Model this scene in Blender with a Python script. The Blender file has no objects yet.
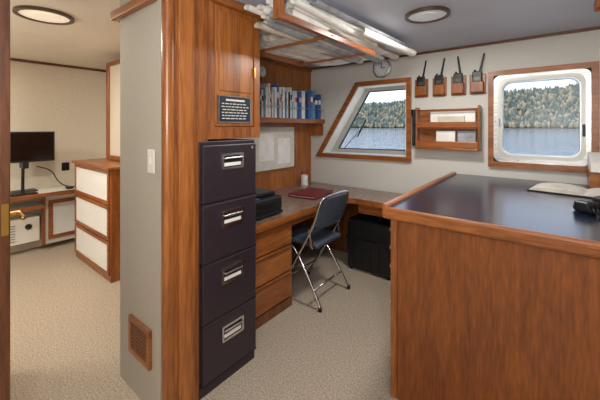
import bpy, bmesh, math, random
from mathutils import Vector, Matrix, noise
random.seed(7)
S=bpy.context.scene
# ------------------------------------------------------------------ materials
def newmat(name):
    m=bpy.data.materials.new(name); m.use_nodes=True
    nt=m.node_tree; b=nt.nodes["Principled BSDF"]
    return m,nt,b
def lin(c):
    return tuple(((x/255)/12.92 if x/255<=0.04045 else ((x/255+0.055)/1.055)**2.4) for x in c)+(1,)
def noise_mat(name,c1,c2,scale=(1,1,1),nscale=5,rough=.6,bump=0,metal=0,detail=4,lo=.35,hi=.65,coat=0,bdist=.002):
    m,nt,b=newmat(name)
    tc=nt.nodes.new("ShaderNodeTexCoord"); mp=nt.nodes.new("ShaderNodeMapping")
    mp.inputs["Scale"].default_value=scale
    n=nt.nodes.new("ShaderNodeTexNoise"); n.inputs["Scale"].default_value=nscale; n.inputs["Detail"].default_value=detail
    r=nt.nodes.new("ShaderNodeValToRGB")
    r.color_ramp.elements[0].position=lo; r.color_ramp.elements[1].position=hi
    r.color_ramp.elements[0].color=lin(c1); r.color_ramp.elements[1].color=lin(c2)
    L=nt.links.new
    L(tc.outputs["Object"],mp.inputs[0]); L(mp.outputs[0],n.inputs["Vector"]); L(n.outputs["Fac"],r.inputs[0]); L(r.outputs[0],b.inputs["Base Color"])
    b.inputs["Roughness"].default_value=rough; b.inputs["Metallic"].default_value=metal
    b.inputs["Coat Weight"].default_value=coat; b.inputs["Coat Roughness"].default_value=.15
    if bump:
        bp=nt.nodes.new("ShaderNodeBump"); bp.inputs["Strength"].default_value=bump; bp.inputs["Distance"].default_value=bdist
        L(n.outputs["Fac"],bp.inputs["Height"]); L(bp.outputs[0],b.inputs["Normal"])
    return m
def wood(name,scale,c1=(104,55,22),c2=(170,102,48),rough=.36,seed=0):
    m,nt,b=newmat(name); L=nt.links.new
    tc=nt.nodes.new("ShaderNodeTexCoord"); mp=nt.nodes.new("ShaderNodeMapping"); mp.inputs["Scale"].default_value=scale
    mp.inputs["Location"].default_value=(seed,seed,seed)
    n=nt.nodes.new("ShaderNodeTexNoise"); n.inputs["Scale"].default_value=2.2; n.inputs["Detail"].default_value=7; n.inputs["Distortion"].default_value=.9
    n2=nt.nodes.new("ShaderNodeTexNoise"); n2.inputs["Scale"].default_value=18; n2.inputs["Detail"].default_value=4
    mx=nt.nodes.new("ShaderNodeMath"); mx.operation='MULTIPLY_ADD'; mx.inputs[1].default_value=.45
    mm=nt.nodes.new("ShaderNodeMath"); mm.operation='MULTIPLY'; mm.inputs[1].default_value=.55
    r=nt.nodes.new("ShaderNodeValToRGB"); r.color_ramp.elements[0].position=.35; r.color_ramp.elements[1].position=.65
    r.color_ramp.elements[0].color=lin(c1); r.color_ramp.elements[1].color=lin(c2)
    L(tc.outputs["Object"],mp.inputs[0]); L(mp.outputs[0],n.inputs["Vector"]); L(mp.outputs[0],n2.inputs["Vector"])
    L(n.outputs["Fac"],mm.inputs[0]); L(n2.outputs["Fac"],mx.inputs[0]); L(mm.outputs[0],mx.inputs[2]); L(mx.outputs[0],r.inputs[0])
    L(r.outputs[0],b.inputs["Base Color"]); b.inputs["Roughness"].default_value=rough
    b.inputs["Coat Weight"].default_value=.2; b.inputs["Coat Roughness"].default_value=.2
    return m
def plain(name,c,rough=.5,metal=0,emit=0):
    m,nt,b=newmat(name)
    n=nt.nodes.new("ShaderNodeTexNoise"); n.inputs["Scale"].default_value=30
    mr=nt.nodes.new("ShaderNodeMapRange"); mr.inputs[3].default_value=max(rough-.04,.02); mr.inputs[4].default_value=rough+.04
    nt.links.new(n.outputs["Fac"],mr.inputs[0]); nt.links.new(mr.outputs[0],b.inputs["Roughness"])
    b.inputs["Base Color"].default_value=lin(c); b.inputs["Metallic"].default_value=metal
    if emit:
        b.inputs["Emission Color"].default_value=lin(c); b.inputs["Emission Strength"].default_value=emit
    return m
WV=wood("teak_vertical",(9,9,.6)); WV2=wood("teak_panel",(7,7,.5),(116,64,25),(180,111,52),seed=3)
WY=wood("teak_along_y",(8,.7,8)); WX=wood("teak_along_x",(.7,8,8))
WD=wood("teak_dark",(7,7,.8),(74,38,18),(126,74,38))
WP=wood("chart_table_teak",(6,6,.7),(98,50,17),(146,82,31),seed=9)
CARPET=noise_mat("carpet",(138,124,107),(196,181,160),nscale=110,rough=.95,bump=.6,detail=3,bdist=.006,lo=.3,hi=.7)
WALLPAPER=noise_mat("wallpaper_grey",(160,155,141),(190,184,170),scale=(30,30,160),nscale=3,rough=.85,bump=.15,lo=.3,hi=.7)
WALLOFF=noise_mat("wall_vinyl",(198,196,188),(210,208,201),scale=(40,40,90),nscale=3,rough=.75,bump=.06)
WALLCREAM=noise_mat("wall_cream",(218,208,190),(223,214,197),nscale=30,rough=.8)
CEIL=noise_mat("ceiling_vinyl",(186,189,203),(192,195,208),nscale=3,rough=.5)
CEILC=noise_mat("ceiling_cream",(218,211,197),(223,216,203),nscale=3,rough=.7)
CAB=noise_mat("cabinet_paint",(41,32,39),(46,36,43),nscale=60,rough=.42,bump=.05)
CABD=plain("cabinet_gap",(14,12,14),.6)
CHROME=plain("chrome",(215,215,218),.2,1); STEEL=noise_mat("brushed_steel",(175,177,177),(210,211,210),scale=(1,1,10),nscale=10,rough=.32,metal=.85)
ALU=plain("window_aluminium",(186,186,180),.4,.4)
WHITE=plain("white_paint",(226,224,216),.45); CANE=noise_mat("cane_panel",(214,214,212),(232,232,230),scale=(60,60,60),nscale=3,rough=.7,bump=.2)
BLACK=plain("black_plastic",(20,20,23),.4); BLACK2=noise_mat("black_case",(16,16,18),(26,26,29),nscale=50,rough=.5,bump=.1)
NAVY=noise_mat("chart_table_top",(15,22,42),(20,28,50),nscale=20,rough=.24,coat=.2)
COUNTER=noise_mat("desk_laminate",(104,84,72),(150,126,110),nscale=22,rough=.3,detail=8,coat=.3)
SEAT=noise_mat("chair_vinyl",(56,64,76),(68,76,88),nscale=40,rough=.5,bump=.1)
PAPER=noise_mat("paper",(226,223,216),(240,238,232),nscale=12,rough=.8)
PAPER2=noise_mat("paper_aged",(196,188,172),(216,209,194),nscale=12,rough=.8)
PAPER3=noise_mat("paper_grey",(142,146,152),(176,179,184),nscale=12,rough=.8)
BOARD=noise_mat("notice_board",(206,200,188),(216,211,200),nscale=30,rough=.8)
RED=noise_mat("maroon_leather",(96,14,24),(120,22,34),nscale=30,rough=.45)
BRASS=plain("brass",(190,150,80),.3,1)
PLAQ=noise_mat("plaque_blue",(24,32,46),(29,38,54),nscale=20,rough=.4)
def glass():
    m,nt,b=newmat("window_glass"); nt.nodes.remove(b)
    out=nt.nodes["Material Output"]; t=nt.nodes.new("ShaderNodeBsdfTransparent"); t.inputs[0].default_value=(.97,.98,.98,1); g=nt.nodes.new("ShaderNodeBsdfGlossy"); g.inputs["Roughness"].default_value=.25
    mx=nt.nodes.new("ShaderNodeMixShader"); mx.inputs[0].default_value=.012
    nt.links.new(t.outputs[0],mx.inputs[1]); nt.links.new(g.outputs[0],mx.inputs[2]); nt.links.new(mx.outputs[0],out.inputs[0]); return m
GLASS=glass()
# ------------------------------------------------------------------ builder
class B:
    def __init__(s,name): s.name=name; s.bm=bmesh.new(); s.mats=[]
    def mi(s,m):
        if m not in s.mats: s.mats.append(m)
        return s.mats.index(m)
    def merge(s,t,mat,smooth=False,M=None):
        if M is not None: bmesh.ops.transform(t,matrix=M,verts=t.verts)
        i=s.mi(mat)
        bmesh.ops.recalc_face_normals(t,faces=t.faces)
        for f in t.faces: f.material_index=i; f.smooth=smooth
        me=bpy.data.meshes.new("t"); t.to_mesh(me); t.free(); s.bm.from_mesh(me); bpy.data.meshes.remove(me)
    def box(s,lo,hi,mat,bev=0,rot=None,seg=2):
        t=bmesh.new(); bmesh.ops.create_cube(t,size=1)
        lo=Vector(lo);hi=Vector(hi);c=(lo+hi)/2;d=hi-lo
        d=Vector([abs(q) for q in d])
        bmesh.ops.scale(t,vec=d,verts=t.verts)
        if bev: bmesh.ops.bevel(t,geom=t.edges[:],offset=min(bev,min(d)*.45),segments=seg,affect='EDGES',profile=.5)
        M=Matrix.Translation(c)
        if rot: M=M@Matrix.Rotation(rot[1],4,rot[0])
        s.merge(t,mat,False,M); return s
    def cyl(s,p0,p1,r,mat,r2=None,n=20):
        p0=Vector(p0);p1=Vector(p1);t=bmesh.new(); d=p1-p0
        bmesh.ops.create_cone(t,cap_ends=True,segments=n,radius1=r,radius2=r if r2 is None else r2,depth=d.length)
        M=Matrix.Translation((p0+p1)/2)@d.to_track_quat('Z','Y').to_matrix().to_4x4()
        s.merge(t,mat,False,M)
        return s
    def tube(s,pts,r,mat,n=10,closed=False,sub=3):
        P=[Vector(p) for p in pts]
        if sub:
            for _ in range(sub):
                Q=[] if closed else [P[0]]
                rng=range(len(P)) if closed else range(len(P)-1)
                for i in rng:
                    a=P[i];b=P[(i+1)%len(P)]; Q+= [a*.75+b*.25,a*.25+b*.75]
                if not closed: Q.append(P[-1])
                P=Q
        t=bmesh.new(); rings=[]; up=None
        N=len(P)
        for i,p in enumerate(P):
            a=P[i-1] if (i>0 or closed) else p; b=P[(i+1)%N] if (i<N-1 or closed) else p
            d=(b-a).normalized()
            if up is None: up=d.orthogonal().normalized()
            up=(up-d*up.dot(d)).normalized(); w=d.cross(up)
            rings.append([t.verts.new(p+up*math.cos(2*math.pi*k/n)*r+w*math.sin(2*math.pi*k/n)*r) for k in range(n)])
        rr=range(N) if closed else range(N-1)
        for i in rr:
            A=rings[i];C=rings[(i+1)%N]
            for k in range(n): t.faces.new((A[k],A[(k+1)%n],C[(k+1)%n],C[k]))
        if not closed: t.faces.new(rings[0][::-1]); t.faces.new(rings[-1])
        s.merge(t,mat,True); return s
    def prism(s,poly,axis,a,b,mat):
        def P(u,v,w): return {'X':(w,u,v),'Y':(u,w,v),'Z':(u,v,w)}[axis]
        t=bmesh.new(); A=[t.verts.new(P(u,v,a)) for u,v in poly]; C=[t.verts.new(P(u,v,b)) for u,v in poly]
        t.faces.new(A); t.faces.new(C[::-1]); n=len(poly)
        for i in range(n): t.faces.new((A[i],A[(i+1)%n],C[(i+1)%n],C[i]))
        s.merge(t,mat); return s
    def ring(s,out,inn,axis,a,b,mat):
        def P(u,v,w): return {'X':(w,u,v),'Y':(u,w,v),'Z':(u,v,w)}[axis]
        t=bmesh.new(); R=[[t.verts.new(P(u,v,w)) for u,v in pl] for pl,w in ((out,a),(inn,a),(inn,b),(out,b))]
        n=len(out)
        for k in range(4):
            A=R[k];C=R[(k+1)%4]
            for i in range(n): t.faces.new((A[i],A[(i+1)%n],C[(i+1)%n],C[i]))
        s.merge(t,mat); return s
    def done(s,bevel=0):
        me=bpy.data.meshes.new(s.name); s.bm.to_mesh(me); s.bm.free()
        for m in s.mats: me.materials.append(m)
        o=bpy.data.objects.new(s.name,me); S.collection.objects.link(o)
        if bevel:
            md=o.modifiers.new("bev",'BEVEL'); md.width=bevel; md.segments=2; md.limit_method='ANGLE'
        return o
def rrect(x0,x1,z0,z1,r,n=6):
    p=[]
    for cx,cz,a0 in ((x1-r,z1-r,0),(x0+r,z1-r,90),(x0+r,z0+r,180),(x1-r,z0+r,270)):
        for k in range(n+1):
            a=math.radians(a0+90*k/n); p.append((cx+r*math.cos(a),cz+r*math.sin(a)))
    return p
# ------------------------------------------------------------------ shell
H=2.12; YW=3.10
B("floor").box((-4.8,-1.9,-.08),(1.75,3.27,0),CARPET).done()
B("ceiling").box((-2.34,.97,H),(-1.6,3.27,H+.1),CEIL).box((-1.6,-1.9,H),(1.75,3.27,H+.1),CEIL).done()
B("ceiling.001").box((-4.8,-1.9,2.17),(-1.605,1.78,2.27),CEILC).done()
LW=[(-2.12,1.09),(-1.64,1.845),(-1.11,1.845),(-1.11,1.10)]
w=B("wall_front")
Y0,Y1=YW,YW+.17
RX0,RX1,RZ0,RZ1=-.372,.236,1.11,1.83
w.prism([(-2.35,0),(1.7,0),(1.7,1.09),(-2.35,1.09)],'Y',Y0,Y1,WALLOFF)
w.prism([(-2.35,1.09),(-2.12,1.09),(-1.64,1.845),(-2.35,1.845)],'Y',Y0,Y1,WALLOFF)
w.prism([(-1.11,1.09),(RX0,1.09),(RX0,1.845),(-1.11,1.845)],'Y',Y0,Y1,WALLOFF)
w.prism([(RX1,1.09),(1.7,1.09),(1.7,1.845),(RX1,1.845)],'Y',Y0,Y1,WALLOFF)
w.prism([(RX0,1.09),(RX1,1.09),(RX1,RZ0),(RX0,RZ0)],'Y',Y0,Y1,WALLOFF)
w.prism([(RX0,RZ1),(RX1,RZ1),(RX1,1.845),(RX0,1.845)],'Y',Y0,Y1,WALLOFF)
w.prism([(-2.35,1.845),(1.7,1.845),(1.7,H),(-2.35,H)],'Y',Y0,Y1,WALLOFF)
w.done()
B("wall_left").box((-2.35,.93,0),(-2.30,YW,2.17),WV2).done()
B("wall_partition").box((-1.89,.745,0),(-1.44,.775,2.17),WALLPAPER).box((-1.89,.775,0),(-1.86,.95,2.17),WALLPAPER).box((-2.35,.93,0),(-1.89,.95,2.17),WALLPAPER).done()
B("wall_cabin_side").box((-4.75,1.69,0),(-2.30,1.74,2.2),WALLCREAM).done()
B("wall_cabin_end").box((-4.78,-1.9,0),(-4.7,1.69,2.2),WALLCREAM).done()
B("wall_right").box((1.7,-1.9,0),(1.78,3.27,2.2),WALLOFF).done()
B("wall_back").box((-4.8,-1.98,0),(1.78,-1.9,2.2),WALLCREAM).done()
B("trim_1").box((-2.3,YW-.02,H-.02),(1.7,YW,H-.001),WD).done()
B("trim_2").box((-2.3,.96,H-.05),(-2.27,YW-.026,H-.001),WY).done()
B("trim_3").box((-1.94,.71,2.0),(-1.46,.744,2.05),WX,.008).box((-1.94,.746,2.0),(-1.892,.925,2.05),WY,.008).done()
B("trim_4").box((-4.7,-1.9,2.14),(-4.68,1.69,2.168),WD).box((-4.68,1.67,2.14),(-2.36,1.69,2.168),WD).done()
B("baseboard_cabin").box((-4.7,-1.9,0),(-4.68,1.69,.07),WALLCREAM).done()
p=B("trim_post")
p.box((-1.86,.776,0),(-1.425,.92,H),WV)
p.box((-1.44,.75,0),(-1.405,.985,H),WV,.006)
p.box((-1.442,.743,0),(-1.388,.795,H),WV2,.02,seg=4)
p.box((-1.41,.815,0),(-1.395,.905,H),WV2,.004)
p.done()
# ------------------------------------------------------------------ windows
c=B("window_1")
out=[(-2.215,1.045),(-1.675,1.89),(-1.065,1.89),(-1.065,1.055)]
c.ring(out,LW,'Y',YW-.03,YW-.0005,WX)
gl=[(-2.0,1.14),(-1.60,1.80),(-1.165,1.80),(-1.165,1.15)]
rev=[(-2.118,1.092),(-1.641,1.843),(-1.112,1.843),(-1.112,1.102)]
rin=[(-2.10,1.10),(-1.633,1.835),(-1.12,1.835),(-1.12,1.11)]
c.ring(rev,rin,'Y',YW-.02,YW+.14,WHITE)
c.ring(rev,gl,'Y',YW+.14,YW+.17,ALU)
gl2=[(-1.98,1.15),(-1.592,1.79),(-1.175,1.79),(-1.175,1.16)]
c.ring(gl,gl2,'Y',YW+.147,YW+.165,BLACK)
c.prism(gl,'Y',YW+.153,YW+.157,GLASS)
c.tube([(-1.95,YW+.185,1.13),(-1.8,YW+.20,1.3),(-1.70,YW+.20,1.40)],.005,BLACK).box((-1.718,YW+.19,1.27),(-1.703,YW+.20,1.5),BLACK,rot=('Y',.5)).cyl((-1.95,YW+.16,1.13),(-1.95,YW+.20,1.13),.018,BLACK)
c.done(.003)
c=B("window_2")
c.ring([(-.41,1.065),(.275,1.065),(.275,1.87),(-.41,1.87)],[(-.37,1.112),(.234,1.112),(.234,1.828),(-.37,1.828)],'Y',YW-.03,YW-.0005,WX)
o1=rrect(-.37,.234,1.112,1.828,.05); i1=rrect(-.325,.19,1.16,1.785,.07)
c.ring(o1,i1,'Y',YW-.022,YW+.02,STEEL)
o2=rrect(-.34,.205,1.145,1.80,.07); i2=rrect(-.315,.18,1.17,1.775,.07)
c.ring(o2,i2,'Y',YW-.034,YW+.10,ALU)
i3=rrect(-.309,.174,1.176,1.769,.066)
c.ring(i2,i3,'Y',YW-.01,YW+.09,STEEL)
c.ring([(-.37,1.112),(.234,1.112),(.234,1.828),(-.37,1.828)],[(-.32,1.165),(.185,1.165),(.185,1.78),(-.32,1.78)],'Y',YW+.10,YW+.16,ALU)
c.prism(rrect(-.315,.18,1.17,1.775,.07),'Y',YW+.05,YW+.054,GLASS)
for x,z in ((-.355,1.45),(-.355,1.25),(-.355,1.7),(.219,1.3),(.219,1.65),(-.2,1.815),(.08,1.815),(-.2,1.128),(.08,1.128)):
    c.cyl((x,YW-.03,z),(x,YW-.02,z),.006,CHROME,n=10)
c.box((.185,YW-.06,1.33),(.20,YW-.03,1.42),BLACK,.004).box((-.33,YW-.055,1.40),(-.318,YW-.03,1.47),CHROME,.004)
c.done()
# ------------------------------------------------------------------ filing cabinet
f=B("filing_cabinet")
f.box((-1.845,.928,0.0),(-1.40,1.312,1.325),CAB,.004)
for i in range(4):
    z1=1.305-i*.31; z0=z1-.300
    f.box((-1.405,.936,z0),(-1.378,1.304,z1),CAB,.006)
    zc=z1-.092; yc=1.125
    f.ring(rrect(yc-.075,yc+.075,zc-.043,zc+.043,.008),rrect(yc-.063,yc+.063,zc-.031,zc+.031,.006),'X',-1.379,-1.369,CHROME)
    f.box((-1.381,yc-.065,zc-.033),(-1.3765,yc+.065,zc+.033),CABD)
    f.box((-1.378,yc-.058,zc-.026),(-1.374,yc+.058,zc-.008),PAPER)
    f.box((-1.378,yc-.062,zc+.012),(-1.358,yc+.062,zc+.022),CHROME,.003)
    f.box((-1.405,.93,z0-.010),(-1.384,1.31,z0),CABD)
f.cyl((-1.38,1.27,1.28),(-1.374,1.27,1.28),.009,CHROME)
f.done()
u=B("overhead_cupboard")
u.box((-1.85,.985,1.345),(-1.43,1.36,H-.002),WV)
u.ring([(.985,1.335),(1.365,1.335),(1.365,H-.002),(.985,H-.002)],[(1.03,1.40),(1.32,1.40),(1.32,2.075),(1.03,2.075)],'X',-1.43,-1.41,WV)
u.box((-1.43,1.033,1.403),(-1.414,1.317,2.072),WV2,.008)
u.box((-1.417,1.06,1.60),(-1.408,1.29,2.04),WV2,.006)
u.box((-1.414,1.05,1.425),(-1.403,1.285,1.575),PLAQ,.003)
u.ring([(1.05,1.425),(1.285,1.425),(1.285,1.575),(1.05,1.575)],[(1.055,1.43),(1.28,1.43),(1.28,1.57),(1.055,1.57)],'X',-1.403,-1.4015,CHROME)
u.box((-1.403,1.10,1.546),(-1.4020,1.235,1.556),WHITE)
for k in range(6):
    z=1.530-k*.0165; y0=1.07+random.uniform(0,.008)
    while y0<1.25:
        l_=random.uniform(.012,.032); y1=min(y0+l_,1.265)
        u.box((-1.403,y0,z-.0024),(-1.4020,y1,z+.0024),WHITE); y0=y1+.007
u.box((-1.44,.96,H-.05),(-1.385,1.39,H-.003),WY,.01)
u.box((-1.42,1.312,1.70),(-1.40,1.322,1.76),BRASS)
u.done()
v=B("wall_vent_grille")
v.ring([(-1.745,.215),(-1.52,.215),(-1.52,.405),(-1.745,.405)],[(-1.72,.24),(-1.545,.24),(-1.545,.38),(-1.72,.38)],'Y',.728,.744,WX)
v.box((-1.72,.738,.24),(-1.545,.743,.38),WD)
for k in range(7): v.box((-1.72,.731,.249+k*.019),(-1.545,.74,.257+k*.019),WD,rot=('X',.5))
v.done()
B("light_switch").box((-1.555,.738,1.175),(-1.49,.7445,1.29),WHITE,.004).box((-1.53,.73,1.215),(-1.515,.739,1.25),WHITE,.003).done()
# ------------------------------------------------------------------ L desk
d=B("l_shaped_desk")
L=[(-2.298,1.316),(-1.545,1.316),(-1.545,2.45)]
for k in range(1,8):
    a=math.radians(180-90*k/8); L.append((-1.545+.15+.15*math.cos(a),2.45+.15*math.sin(a)))
L+=[(-1.395,2.60),(-.668,2.60),(-.668,YW-.028),(-2.298,YW-.028)]
d.prism(L,'Z',.705,.735,COUNTER)
pts=[(x,y,.715) for x,y in L[1:-2]]
for a,b in zip(pts[:-1],pts[1:]):
    a=Vector(a);b=Vector(b);dd=(b-a).normalized();n=Vector((dd.y,-dd.x,0))
    q=[a,b,b+n*.018,a+n*.018]
    d.prism([(v.x,v.y) for v in q],'Z',.69,.737,WY)
d.box((-2.25,1.32,.0),(-1.60,1.885,.705),WV)
d.box((-1.6,1.32,0),(-1.585,1.885,.07),WD)
for z0,z1 in ((.085,.275),(.29,.48),(.495,.685)):
    d.box((-1.60,1.335,z0),(-1.578,1.875,z1),WY,.005)
    d.box((-1.58,1.36,z1-.018),(-1.568,1.85,z1-.004),WD,.003)
d.box((-1.62,1.885,.62),(-1.595,2.45,.705),WY)
d.box((-1.40,2.625,.60),(-.67,2.65,.705),WX)
d.box((-2.298,1.885,0),(-2.27,YW-.03,.705),WD)
d.box((-2.27,YW-.05,0),(-.67,YW-.028,.705),WD)
d.box((-.75,2.65,0),(-.70,YW-.05,.705),WV)
d.done()
# ------------------------------------------------------------------ chart table
t=B("chart_table")
TX0,TX1,TY0,TY1=-.665,1.35,1.56,YW-.032
t.box((TX0+.02,TY0+.02,0.0),(TX1,TY1,.93),WP)
t.box((TX0+.016,TY0+.006,0),(TX0+.05,TY0+.03,.93),WV,.004)
t.box((TX0+.052,TY0+.012,.0),(TX1,TY0+.03,.93),WP)
t.box((TX0-.0,TY0-.0,.935),(TX1,TY1,.982),NAVY)
t.box((TX0-.02,TY0-.02,.925),(TX1,TY0+.012,.985),WX,.012,seg=4)
t.box((TX0-.022,TY0-.019,.93),(TX0+.012,TY1,1.0),WY,.01,seg=3)
for k in range(9): t.cyl((TX0+.006,TY0+.035,.1+k*.095),(TX0+.021,TY0+.035,.1+k*.095),.012,STEEL,n=10)
t.done()
# ------------------------------------------------------------------ folding chair
c=B("folding_chair"); ya,yb=1.95,2.38; r=.011; ZT=.86
c.tube([(-1.80,ya,.011),(-1.45,ya,.58),(-1.38,ya,.76),(-1.355,ya+.01,ZT-.01),(-1.35,ya+.13,ZT),(-1.35,yb-.13,ZT),(-1.355,yb-.01,ZT-.01),(-1.38,yb,.76),(-1.45,yb,.58),(-1.80,yb,.011)],r,CHROME)
c.tube([(-1.36,ya,.011),(-1.385,ya+.012,.06),(-1.62,ya+.022,.42),(-1.76,ya+.03,.445),(-1.77,ya+.12,.445),(-1.77,yb-.12,.445),(-1.76,yb-.03,.445),(-1.62,yb-.022,.42),(-1.385,yb-.012,.06),(-1.36,yb,.011)],r,CHROME)
c.tube([(-1.43,ya+.012,.135),(-1.43,yb-.012,.135)],.008,CHROME,sub=0)
c.tube([(-1.72,ya,.15),(-1.72,yb,.15)],.008,CHROME,sub=0)
for y in (ya,yb):
    c.cyl((-1.362,y,0),(-1.362,y,.03),.015,BLACK); c.cyl((-1.797,y,0),(-1.797,y,.03),.015,BLACK)
c.box((-1.80,ya+.035,.445),(-1.41,yb-.035,.485),SEAT,.018,seg=4)
c.box((-1.47,ya+.005,.45),(-1.45,ya+.02,.60),CHROME,.002,rot=('Y',-.2)); c.box((-1.47,yb-.02,.45),(-1.45,yb-.005,.60),CHROME,.002,rot=('Y',-.2))
tm=bmesh.new(); G=[]
for side in (0,1):
    for j in range(9):
        zz=.60+(ZT-.015-.60)*j/8
        for i in range(13):
            q=i/12; yy=ya+.008+(yb-ya-.016)*q
            z=zz-(.03*(abs(q-.5)*2)**4 if j==8 else 0)+(.03*(abs(q-.5)*2)**4 if j==0 else 0)
            x=-1.35-(ZT-z)*.30+.02+(.03*(1-(2*q-1)**2))-.028
            G.append(tm.verts.new((x+(0.012 if side else -.012),yy,z)))
def gi(s,j,i): return G[s*117+j*13+i]
for s_ in (0,1):
    for j in range(8):
        for i in range(12):
            tm.faces.new((gi(s_,j,i),gi(s_,j,i+1),gi(s_,j+1,i+1),gi(s_,j+1,i)))
for i in range(12):
    for j in (0,8): tm.faces.new((gi(0,j,i),gi(0,j,i+1),gi(1,j,i+1),gi(1,j,i)))
for j in range(8):
    for i in (0,12): tm.faces.new((gi(0,j,i),gi(0,j+1,i),gi(1,j+1,i),gi(1,j,i)))
c.merge(tm,SEAT,False)
c.done()
# ------------------------------------------------------------------ black equipment case
b=B("equipment_case")
b.box((-1.575,2.72,.015),(-1.12,2.985,.50),BLACK2,.03,seg=4)
b.box((-1.585,2.71,.30),(-1.11,2.99,.325),BLACK,.006)
b.tube([(-1.43,2.84,.49),(-1.43,2.84,.54),(-1.27,2.84,.54),(-1.27,2.84,.49)],.011,BLACK,sub=2)
for x in (-1.5,-1.2): b.box((x-.025,2.70,.27),(x+.025,2.72,.345),BLACK,.005)
for x in (-1.54,-1.155):
    for y in (2.75,2.95): b.cyl((x,y,0),(x,y,.02),.015,BLACK)
for k in range(5): b.box((-1.52+k*.09,2.712,.05),(-1.50+k*.09,2.722,.26),BLACK,.003)
b.done()
# ------------------------------------------------------------------ bookshelf & books
s=B("bookshelf")
s.box((-2.299,1.4,1.445),(-2.08,YW-.03,1.47),WY,.003)
s.box((-2.09,1.4,1.44),(-2.07,YW-.03,1.49),WY,.006)
s.box((-2.299,YW-.045,1.30),(-2.10,YW-.028,1.445),WV)
s.tube([(-2.08,1.4,1.60),(-2.08,YW-.03,1.60)],.004,STEEL,sub=0)
s.done()
bk=B("books"); cols=[(225,225,222),(50,96,165),(230,228,220),(186,44,38),(34,70,124),(240,240,238),(110,150,185),(30,34,42),(205,195,165),(60,122,165),(235,235,235),(26,60,116)]
bm_=[noise_mat("book_%d"%i,tuple(int(q*.93) for q in cc),cc,nscale=20,rough=.5) for i,cc in enumerate(cols)]
order_l=[0,1,5,3,2,6,10,1,8,0,4,5,9,2,7,0,6,5]; order_r=[9,1,2,11,1,9,6,4,1,5,11,4]
y=1.75; n_=0; m_=0
while y<2.99:
    th=random.uniform(.012,.028) if y<2.55 else random.uniform(.035,.055)
    hh=random.uniform(.27,.355) if y<2.6 else random.uniform(.30,.345)
    if y<2.55: m=bm_[order_l[n_%len(order_l)]]; n_+=1
    else: m=bm_[order_r[m_%len(order_r)]]; m_+=1
    dp=random.uniform(.16,.195)
    bk.box((-2.285,y,1.471),(-2.285+dp,y+th,1.471+hh),m,.003)
    bk.box((-2.285+dp-.001,y+.003,1.471+hh*.62),(-2.285+dp+.0015,y+th-.003,1.471+hh*.78),random.choice([PAPER,bm_[7],bm_[3],PAPER,bm_[8]]))
    bk.box((-2.28,y+.003,1.471+hh-.002),(-2.285+dp-.01,y+th-.003,1.471+hh+.0015),PAPER)
    y+=th+.002
bk.done()
n=B("notice_board"); n.box((-2.299,1.5,.95),(-2.285,2.76,1.40),BOARD,.003)
n.ring([(1.48,.93),(2.78,.93),(2.78,1.42),(1.48,1.42)],[(1.495,.945),(2.765,.945),(2.765,1.405),(1.495,1.405)],'X',-2.299,-2.28,WY)
n.box((-2.285,2.2,1.05),(-2.283,2.42,1.33),PAPER); n.box((-2.285,2.48,1.0),(-2.283,2.68,1.28),PAPER); n.done()
q=B("brass_barometer"); q.cyl((-2.299,2.22,1.955),(-2.26,2.22,1.955),.065,BRASS,n=32).cyl((-2.262,2.22,1.955),(-2.255,2.22,1.955),.05,WHITE,n=32).box((-2.256,2.218,1.955),(-2.253,2.222,1.995),BLACK); q.done()
# ------------------------------------------------------------------ overhead chart rack + charts
k=B("overhead_chart_rack")
k.box((-1.06,1.12,1.935),(-1.03,2.20,1.972),WY,.004)
k.box((-1.735,1.42,1.94),(-1.705,2.20,1.972),WY,.004)
k.box((-1.065,1.12,1.93),(-1.02,1.16,H-.001),WV,.003)
k.box((-1.735,1.42,1.972),(-1.705,1.45,H-.001),WV,.003); k.box((-1.735,2.17,1.972),(-1.705,2.20,H-.001),WV,.003)
for y in (1.6,2.16): k.box((-1.735,y-.012,1.945),(-1.03,y+.012,1.96),WX,.003)
k.done()
ch=B("rolled_nautical_charts")
def roll(x,y0,y1,z,r,dx,dz,mat):
    t=bmesh.new(); N=9; M_=22; R=[]; ph=random.uniform(0,6.28); sq=random.uniform(.62,.95)
    for j in range(N+1):
        q=j/N; yy=y0+(y1-y0)*q; ring=[]
        for i in range(M_+1):
            a=ph+2*math.pi*1.25*i/M_; rr=r*(1-.22*i/M_)*(1+.06*math.sin(q*7+ph))
            zz=z+dz*q+rr*math.sin(a)*sq
            ring.append(t.verts.new((x+dx*q+rr*math.cos(a)*1.15,yy,min(zz,H-.003))))
        R.append(ring)
    for j in range(N):
        for i in range(M_): t.faces.new((R[j][i],R[j][i+1],R[j+1][i+1],R[j+1][i]))
    i=ch.mi(mat)
    for f in t.faces: f.material_index=i; f.smooth=True
    me=bpy.data.meshes.new("t"); t.to_mesh(me); t.free(); ch.bm.from_mesh(me); bpy.data.meshes.remove(me)
PM=[PAPER,PAPER,PAPER2,PAPER,PAPER3,PAPER]
for layer in range(3):
    x=-1.03+(.0,.04,.07)[layer]; z=1.998+layer*.037
    while x>-1.70:
        r_=random.uniform(.022,.038)
        y0=(1.19 if x>-1.33 else 1.47)+random.uniform(-.02,.16)
        y1=2.26+random.uniform(-.06,.34)
        roll(x-r_,y0,y1,z+random.uniform(-.006,.008),r_,random.uniform(-.06,.06),random.uniform(-.018,.008),random.choice(PM))
        x-=r_*1.9+random.uniform(0,.012)
for i in range(8):
    roll(-.975-.055*i,1.60+random.uniform(-.2,.3),2.56+random.uniform(-.12,.16),2.035+.02*(i%3),random.uniform(.024,.036),.07,-.012,random.choice([PAPER,PAPER,PAPER2]))
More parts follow.
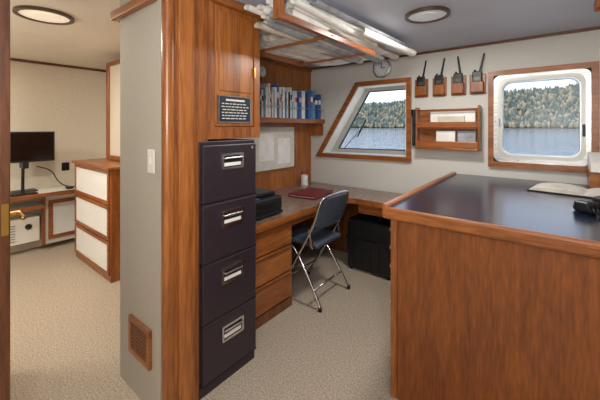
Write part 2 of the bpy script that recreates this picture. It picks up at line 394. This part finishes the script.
for i in range(7):
    t=bmesh.new(); NX,NY=8,12; cx=-1.34+random.uniform(-.06,.05); cy=1.92+random.uniform(-.05,.12); ang=random.uniform(-.09,.09); z=1.984+i*.019; vs=[]
    for a in range(NX+1):
        for b_ in range(NY+1):
            xx=-.33+.66*a/NX; yy=-.48+.96*b_/NY
            zz=.006*math.sin(yy*8+i)+.006*math.sin(xx*13+i*2)
            vs.append(t.verts.new((cx+xx*math.cos(ang)-yy*math.sin(ang),cy+xx*math.sin(ang)+yy*math.cos(ang),max(1.975,min(z+zz,H-.003)))))
    for a in range(NX):
        for b_ in range(NY): t.faces.new((vs[a*(NY+1)+b_],vs[(a+1)*(NY+1)+b_],vs[(a+1)*(NY+1)+b_+1],vs[a*(NY+1)+b_+1]))
    ch.merge(t,random.choice(PM),True)
ch.done()
# ------------------------------------------------------------------ wall things
c=B("wall_clock"); cx,cz=-1.365,2.01
c.cyl((cx,YW-.001,cz),(cx,YW-.03,cz),.1,CHROME,n=40).cyl((cx,YW-.03,cz),(cx,YW-.038,cz),.095,STEEL,r2=.082,n=40).cyl((cx,YW-.036,cz),(cx,YW-.040,cz),.08,plain("clock_dial",(215,222,226),.4),n=40)
for h in range(12):
    a=h*math.pi/6; c.box((cx+.066*math.sin(a)-.003,YW-.042,cz+.066*math.cos(a)-.006),(cx+.066*math.sin(a)+.003,YW-.0395,cz+.066*math.cos(a)+.006),BLACK,rot=('Y',a))
c.box((cx-.004,YW-.043,cz),(cx+.004,YW-.041,cz+.055),BLACK).box((cx,YW-.043,cz-.004),(cx+.042,YW-.041,cz+.004),BLACK).done()
LCD=plain("lcd",(70,78,74),.3)
for i,x in enumerate((-.966,-.803,-.641,-.49)):
    h=B("handheld_radio_in_holder")
    h.box((x-.062,YW-.015,1.685),(x+.062,YW-.0005,1.86),WV,.004)
    h.box((x-.048,YW-.062,1.70),(x+.048,YW-.05,1.79),WV,.004)
    h.box((x-.048,YW-.05,1.70),(x+.048,YW-.015,1.715),WV,.002)
    for q in (-.048,.040): h.box((x+q,YW-.05,1.70),(x+q+.008,YW-.015,1.79),WV,.002)
    h.box((x-.037,YW-.048,1.72),(x+.037,YW-.018,1.88),BLACK,.006)
    h.box((x-.022,YW-.051,1.80),(x+.022,YW-.047,1.83),LCD)
    h.cyl((x-.018,YW-.032,1.87),(x-.018,YW-.032,1.895),.009,BLACK,n=12)
    lean=(.03,.03,-.02,.035)[i]
    h.cyl((x+.018,YW-.032,1.87),(x+.018+lean,YW-.032,2.03),.009,BLACK,r2=.007,n=10)
    h.done()
h=B("magazine_rack"); x0,x1,z0,z1=-.995,-.46,1.195,1.585
h.box((x0,YW-.012,z0),(x1,YW-.0005,z1-.02),WX)
for x in (x0,x1-.015): h.box((x,YW-.11,z0),(x+.015,YW-.012,z1),WV,.005)
h.box((x0+.015,YW-.11,z0),(x1-.015,YW-.012,z0+.015),WX,.003)
h.box((x0+.015,YW-.11,z0+.015),(x1-.015,YW-.10,z0+.075),WX,.003)
h.box((x0+.015,YW-.11,z0+.20),(x1-.015,YW-.10,z0+.25),WX,.003)
h.box((x0+.015,YW-.10,z0+.19),(x1-.015,YW-.012,z0+.2),WX)
h.tube([(x0+.01,YW-.105,z1-.03),(x1-.01,YW-.105,z1-.03)],.006,WX,sub=0)
h.done()
B("papers_in_rack").box((-.87,YW-.06,z0+.202),(-.50,YW-.03,z0+.345),PAPER,.002).box((-.80,YW-.085,z0+.205),(-.58,YW-.065,z0+.30),PAPER2,.002).box((-.82,YW-.06,z0+.016),(-.66,YW-.03,z0+.17),PAPER,.002).box((-.64,YW-.05,z0+.016),(-.50,YW-.03,z0+.17),PAPER3,.002).done()
h=B("flashlight"); h.cyl((-1.035,YW-.026,1.22),(-1.035,YW-.026,1.50),.016,BLACK).cyl((-1.035,YW-.026,1.50),(-1.035,YW-.026,1.57),.018,BLACK,r2=.026).box((-1.05,YW-.012,1.28),(-1.02,YW-.0005,1.44),BLACK).done()
# ------------------------------------------------------------------ desk items
q=B("printer")
q.box((-2.05,1.40,.7365),(-1.66,1.86,.86),BLACK2,.02,seg=3).box((-2.03,1.42,.86),(-1.72,1.84,.89),BLACK,.012,seg=3).box((-1.665,1.46,.75),(-1.60,1.80,.765),BLACK,.004).box((-1.668,1.46,.79),(-1.655,1.80,.83),BLACK,.003).box((-1.70,1.50,.862),(-1.67,1.62,.87),plain("printer_panel",(60,80,120),.3)).done()
q=B("leather_folder"); q.box((-1.98,2.28,.7365),(-1.68,2.66,.746),RED,.004,rot=('Z',.12)).box((-1.965,2.295,.746),(-1.695,2.645,.756),PAPER,.002,rot=('Z',.12)).box((-1.98,2.28,.756),(-1.68,2.66,.766),RED,.004,rot=('Z',.12)).done()
q=B("pen_holder"); q.ring(rrect(-2.24,-2.16,2.80,2.88,.039),rrect(-2.235,-2.165,2.805,2.875,.034),'Z',.736,.85,WHITE).cyl((-2.2,2.84,.737),(-2.2,2.84,.742),.036,WHITE).cyl((-2.21,2.83,.742),(-2.22,2.82,.9),.004,BLACK).cyl((-2.19,2.85,.742),(-2.18,2.87,.91),.004,RED).done()
q=B("open_logbook"); q.box((-.10,2.50,.9825),(.44,2.80,.990),BLACK,.002,rot=('Z',-.14))
for sx in (0,1):
    pr=[(-.09+.265*sx+.265*a/10,.990+.022*abs(math.sin(math.pi*a/10))**.6+.002) for a in range(11)]
    tt=[(-.09+.265*sx,.990)]+pr+[(-.09+.265*sx+.265,.990)]
    tb=bmesh.new(); A=[tb.verts.new((x_,2.51,z_)) for x_,z_ in tt]; C=[tb.verts.new((x_,2.79,z_)) for x_,z_ in tt]
    tb.faces.new(A); tb.faces.new(C[::-1])
    for i in range(len(tt)): tb.faces.new((A[i],A[(i+1)%len(tt)],C[(i+1)%len(tt)],C[i]))
    M=Matrix.Translation((.17,2.65,0))@Matrix.Rotation(-.14,4,'Z')@Matrix.Translation((-.17,-2.65,0))
    q.merge(tb,PAPER2,False,M)
q.done()
q=B("radio_handset"); q.box((.13,2.06,.985),(.19,2.26,1.015),BLACK,.012,rot=('Z',-.5),seg=3).box((.10,2.03,.985),(.17,2.10,1.04),BLACK,.014,seg=3,rot=('Z',-.5)).box((.18,2.2,.985),(.25,2.27,1.04),BLACK,.014,seg=3,rot=('Z',-.5))
coil=[(.14+.35*a/120+.0,2.02+.012*math.cos(a*1.2)-.03*math.sin(a/40),1.002+.012*math.sin(a*1.2)) for a in range(121)]
q.tube(coil,.004,BLACK,n=6,sub=0); q.done()
q=B("instrument_console"); q.box((.21,2.86,.983),(.62,3.06,1.10),WX,.008); q.prism([(2.84,1.10),(3.06,1.10),(3.06,1.22),(2.90,1.16)],'X',.215,.61,WHITE); q.box((.26,2.853,1.0),(.40,2.862,1.08),BLACK); q.done()
B("ceiling_grab_rail").box((.20,2.40,2.07),(.26,2.50,H-.001),WV,.006).box((.85,2.40,2.07),(.91,2.50,H-.001),WV,.006).tube([(.2,2.45,2.075),(.9,2.45,2.075)],.018,WX,sub=0).done()
# ------------------------------------------------------------------ ceiling lamps
LENS=plain("lamp_lens",(200,202,205),.35,0,.2); LENSW=plain("lamp_lens_warm",(235,225,205),.4,0,.45)
BRONZE=plain("lamp_ring_bronze",(96,78,62),.35,.6)
def lamp(x,y,z,r,rm,lm):
    l=B("recessed_ceiling_lamp")
    l.ring([(x+r*math.cos(a*math.pi/20),y+r*math.sin(a*math.pi/20)) for a in range(40)],[(x+r*.84*math.cos(a*math.pi/20),y+r*.84*math.sin(a*math.pi/20)) for a in range(40)],'Z',z-.020,z-.0005,rm)
    l.cyl((x,y,z-.012),(x,y,z-.001),r*.85,lm,n=40)
    l.cyl((x,y,z-.016),(x,y,z-.011),r*.45,lm,n=40); return l.done(.003)
lamp(-.61,2.06,H,.135,BRONZE,LENS); lamp(-2.70,.585,2.17,.165,BRONZE,LENSW)
lamp(.5,-.6,H,.135,BRONZE,LENS); lamp(-3.5,-.7,2.17,.155,BRONZE,LENSW)  # both out of view, added to carry the extra fill lights
# ------------------------------------------------------------------ cabin
q=B("chest_of_drawers"); X0,X1,Yf,Zt=-4.02,-3.07,1.12,1.04
q.box((X0,Yf+.015,.0),(X1,1.66,Zt-.03),WV,.003).box((X0-.02,Yf-.02,Zt-.03),(X1+.02,1.67,Zt),WX,.008)
for i in range(3):
    za=.06+i*.32; q.ring([(X0+.02,za),(X1-.02,za),(X1-.02,za+.305),(X0+.02,za+.305)],[(X0+.055,za+.03),(X1-.055,za+.03),(X1-.055,za+.275),(X0+.055,za+.275)],'Y',Yf,Yf+.016,WX)
    q.box((X0+.055,Yf+.006,za+.03),(X1-.055,Yf+.014,za+.275),CANE)
q.done()
q=B("framed_mirror"); q.box((-3.77,1.40,1.045),(-3.0,1.66,2.07),WALLCREAM)
q.ring([(-3.85,1.045),(-2.98,1.045),(-2.98,2.11),(-3.85,2.11)],[(-3.78,1.09),(-3.03,1.09),(-3.03,2.065),(-3.78,2.065)],'Y',1.37,1.40,WV)
q.box((-3.78,1.385,1.09),(-3.03,1.40,2.065),plain("mirror_pane",(225,216,200),.3)); q.done(.004)
q=B("cabin_desk"); q.box((-4.695,-.6,.65),(-4.30,1.66,.675),WHITE).box((-4.31,-.6,.635),(-4.29,1.66,.68),WY,.004)
q.box((-4.695,.97,.07),(-4.48,1.66,.65),WHITE)
q.ring([(1.0,.12),(1.62,.12),(1.62,.56),(1.0,.56)],[(1.04,.16),(1.58,.16),(1.58,.52),(1.04,.52)],'X',-4.48,-4.46,WY)
q.box((-4.48,1.04,.16),(-4.47,1.58,.52),CANE)
q.box((-4.695,-.2,.50),(-4.40,.95,.53),WHITE).box((-4.41,-.2,.495),(-4.395,.95,.535),WY,.004)
q.box((-4.5,.94,.07),(-4.45,.97,.65),WV); q.done()
GR=plain("grille",(140,138,132),.5)
q=B("wall_heater"); q.box((-4.695,.35,.12),(-4.50,.93,.40),WHITE,.01)
for i in range(7): q.box((-4.502,.42,.16+i*.028),(-4.495,.72,.17+i*.028),GR)
q.cyl((-4.50,.83,.30),(-4.485,.83,.30),.03,BLACK); q.done()
q=B("computer_monitor")
q.box((-4.42,.55,1.02),(-4.39,1.04,1.35),BLACK,.006).box((-4.392,.565,1.04),(-4.386,1.025,1.335),plain("screen",(10,11,13),.15))
q.box((-4.60,.77,.95),(-4.42,.82,1.2),BLACK,.005).tube([(-4.58,.8,1.1),(-4.60,.8,.8),(-4.60,.8,.69)],.015,BLACK,sub=2).box((-4.68,.68,.676),(-4.53,.92,.69),BLACK,.004)
q.done()
q=B("keyboard"); q.box((-4.46,.45,.676),(-4.33,.88,.692),BLACK,.004)
for i in range(4):
    for j in range(12): q.box((-4.455+i*.03,.465+j*.033,.692),(-4.431+i*.03,.492+j*.033,.697),BLACK)
q.done()
q=B("monitor_cable"); q.tube([(-4.6,.92,.95),(-4.55,1.05,.9),(-4.5,1.1,.75),(-4.5,1.2,.682),(-4.45,1.35,.682)],.006,BLACK); q.done()
B("wall_outlet").box((-4.70,1.18,.86),(-4.692,1.26,.96),BLACK,.003).box((-4.694,1.2,.88),(-4.69,1.24,.94),BLACK).done()
q=B("computer_mouse"); q.box((-4.46,1.15,.676),(-4.37,1.22,.705),BLACK,.014,seg=4).box((-4.40,1.183,.7),(-4.38,1.187,.707),WHITE).done()
q=B("door_1"); q.box((-2.5,.235,.01),(-1.765,.268,2.03),WD,.004).box((-2.40,.23,.2),(-1.88,.237,.95),WV).box((-2.40,.23,1.1),(-1.88,.237,1.9),WV)
q.cyl((-1.83,.235,1.02),(-1.83,.19,1.02),.011,BRASS).tube([(-1.83,.30,1.02),(-1.80,.305,1.02),(-1.74,.305,1.015)],.009,BRASS,sub=2).cyl((-1.83,.268,1.02),(-1.83,.31,1.02),.012,BRASS).cyl((-1.83,.235,1.02),(-1.83,.225,1.02),.03,BRASS)
q.box((-1.767,.24,.95),(-1.763,.262,1.08),BRASS); q.done()
# ------------------------------------------------------------------ outdoors
def water():
    m,nt,b=newmat("lake_water"); L=nt.links.new
    tc=nt.nodes.new("ShaderNodeTexCoord"); mp=nt.nodes.new("ShaderNodeMapping"); mp.inputs["Scale"].default_value=(.35,1.0,1)
    n=nt.nodes.new("ShaderNodeTexNoise"); n.inputs["Scale"].default_value=1.0; n.inputs["Detail"].default_value=4
    bp=nt.nodes.new("ShaderNodeBump"); bp.inputs["Strength"].default_value=.6; bp.inputs["Distance"].default_value=.25
    L(tc.outputs["Object"],mp.inputs[0]); L(mp.outputs[0],n.inputs["Vector"]); L(n.outputs["Fac"],bp.inputs["Height"]); L(bp.outputs[0],b.inputs["Normal"])
    b.inputs["Base Color"].default_value=lin((118,136,148)); b.inputs["Roughness"].default_value=.10; return m
WZ=-.5
B("lake_water").box((-900,8,WZ-.1),(700,381,WZ),water()).done()
def hill_h(x,y):
    f=max(0,min(1,(y-382)/110)); f=f*f*(3-2*f)
    return WZ+.05+f*(37+14*noise.noise(Vector((x*.007,1.3,0)))+6*noise.noise(Vector((x*.025,4.2,0))))
HM=noise_mat("hazed_hill_ground",(112,114,102),(150,142,122),nscale=.2,rough=.95)  # distance haze is mixed into these ground colours
hb=B("forested_hill"); t=bmesh.new(); NX,NY=130,14; g=[]
for j in range(NY+1):
    for i in range(NX+1):
        x=-800+1200*i/NX; y_=381.5+120*j/NY; g.append(t.verts.new((x,y_,hill_h(x,y_))))
for j in range(NY):
    for i in range(NX): a=j*(NX+1)+i; t.faces.new((g[a],g[a+1],g[a+NX+2],g[a+NX+1]))
hb.merge(t,HM,True)
TM=[noise_mat("hazed_foliage_%d"%i,c1,c2,nscale=.5,rough=.95,lo=.3,hi=.7) for i,(c1,c2) in enumerate([((94,106,94),(122,130,108)),((154,138,110),(190,168,130)),((126,124,102),(160,148,116)),((78,92,86),(106,116,102))])]  # tree colours paled to paint in the haze
ico=bmesh.new(); bmesh.ops.create_icosphere(ico,subdivisions=1,radius=1); iv=[v.co.copy() for v in ico.verts]; ifc=[[v.index for v in f.verts] for f in ico.faces]; ico.free()
data=[([],[]) for _ in TM]
for k in range(9500):
    y_=random.uniform(384,495)
    x=random.uniform(-400,-120) if random.random()<.62 else random.uniform(-90,80)
    h0=hill_h(x,y_)
    hh=random.uniform(3.5,8); rr=random.uniform(1.3,3.0); mi=random.choices([0,1,2,3],[3,4,4,3])[0]
    V,F=data[mi]; b0=len(V); con=(mi in (0,3))
    for co in iv:
        s_=1+.28*noise.noise(co*2.2+Vector((k,0,0)))
        tz=(co.z+1)/2; wdt=rr*s_*((1.15-tz) if con else 1)
        V.append((x+co.x*wdt,y_+co.y*wdt,h0+tz*hh*(1.4 if con else 1.0)*s_))
    F+=[[b0+a for a in f] for f in ifc]
for mi,(V,F) in enumerate(data):
    me=bpy.data.meshes.new("f"); me.from_pydata(V,[],F)
    idx=hb.mi(TM[mi]); n0=len(hb.bm.faces); hb.bm.from_mesh(me); hb.bm.faces.ensure_lookup_table()
    for f in hb.bm.faces[n0:]: f.material_index=idx; f.smooth=True
hb.done()
# ------------------------------------------------------------------ world and lights
W=bpy.data.worlds.new("World"); S.world=W; W.use_nodes=True; nt=W.node_tree; bg=nt.nodes["Background"]
tc=nt.nodes.new("ShaderNodeTexCoord"); sp=nt.nodes.new("ShaderNodeSeparateXYZ"); rp=nt.nodes.new("ShaderNodeValToRGB")
rp.color_ramp.elements[0].position=.0; rp.color_ramp.elements[0].color=(.88,.93,1,1); rp.color_ramp.elements[1].position=.6; rp.color_ramp.elements[1].color=(.45,.62,1,1)
nt.links.new(tc.outputs["Generated"],sp.inputs[0]); nt.links.new(sp.outputs["Z"],rp.inputs[0]); nt.links.new(rp.outputs[0],bg.inputs[0]); bg.inputs[1].default_value=1.7
def area(name,loc,size,power,col,rot=(0,0,0)):
    l=bpy.data.lights.new(name,'AREA'); l.shape='DISK'; l.size=size; l.energy=power; l.color=col
    o=bpy.data.objects.new(name,l); o.location=loc; o.rotation_euler=rot; S.collection.objects.link(o); return o
area("lamp_light_office",(-.61,2.06,H-.03),.24,19,(1,.96,.91))
area("fill_light_entry",(.5,-.6,H-.03),.6,37,(1,.96,.91))  # added fill behind the camera, unseen
area("lamp_light_cabin",(-2.70,.585,2.13),.28,21,(1,.92,.80))
area("fill_light_cabin_rear",(-3.5,-.7,2.13),.5,35,(1,.93,.83))  # unseen extra light, added to brighten the cabin
area("ceiling_bounce_fill",(.1,-.35,1.5),.5,44,(1,.97,.94),(math.radians(150),0,math.radians(30)))  # added soft fill behind camera, aimed up to bounce off the ceiling
area("cabin_upward_fill",(-3.0,-.6,1.5),.4,14,(1,.94,.86),(math.radians(180),0,0))  # added upward fill for the cabin, no fixture modelled
sun=bpy.data.lights.new("sun",'SUN'); sun.energy=1.8; sun.angle=.02; sun.color=(1,.95,.86); so=bpy.data.objects.new("sun",sun); so.rotation_euler=(math.radians(58),0,math.radians(-40)); S.collection.objects.link(so)
# ------------------------------------------------------------------ camera
cd=bpy.data.cameras.new("Camera"); cd.sensor_width=36; cd.lens=18.78; cd.shift_y=-73/600; cd.clip_start=.05; cd.clip_end=2000
co=bpy.data.objects.new("Camera",cd); co.location=(0,0,1.40); co.rotation_euler=(math.radians(90),0,math.radians(38.6)); S.collection.objects.link(co); S.camera=co
S.view_settings.view_transform='Standard'
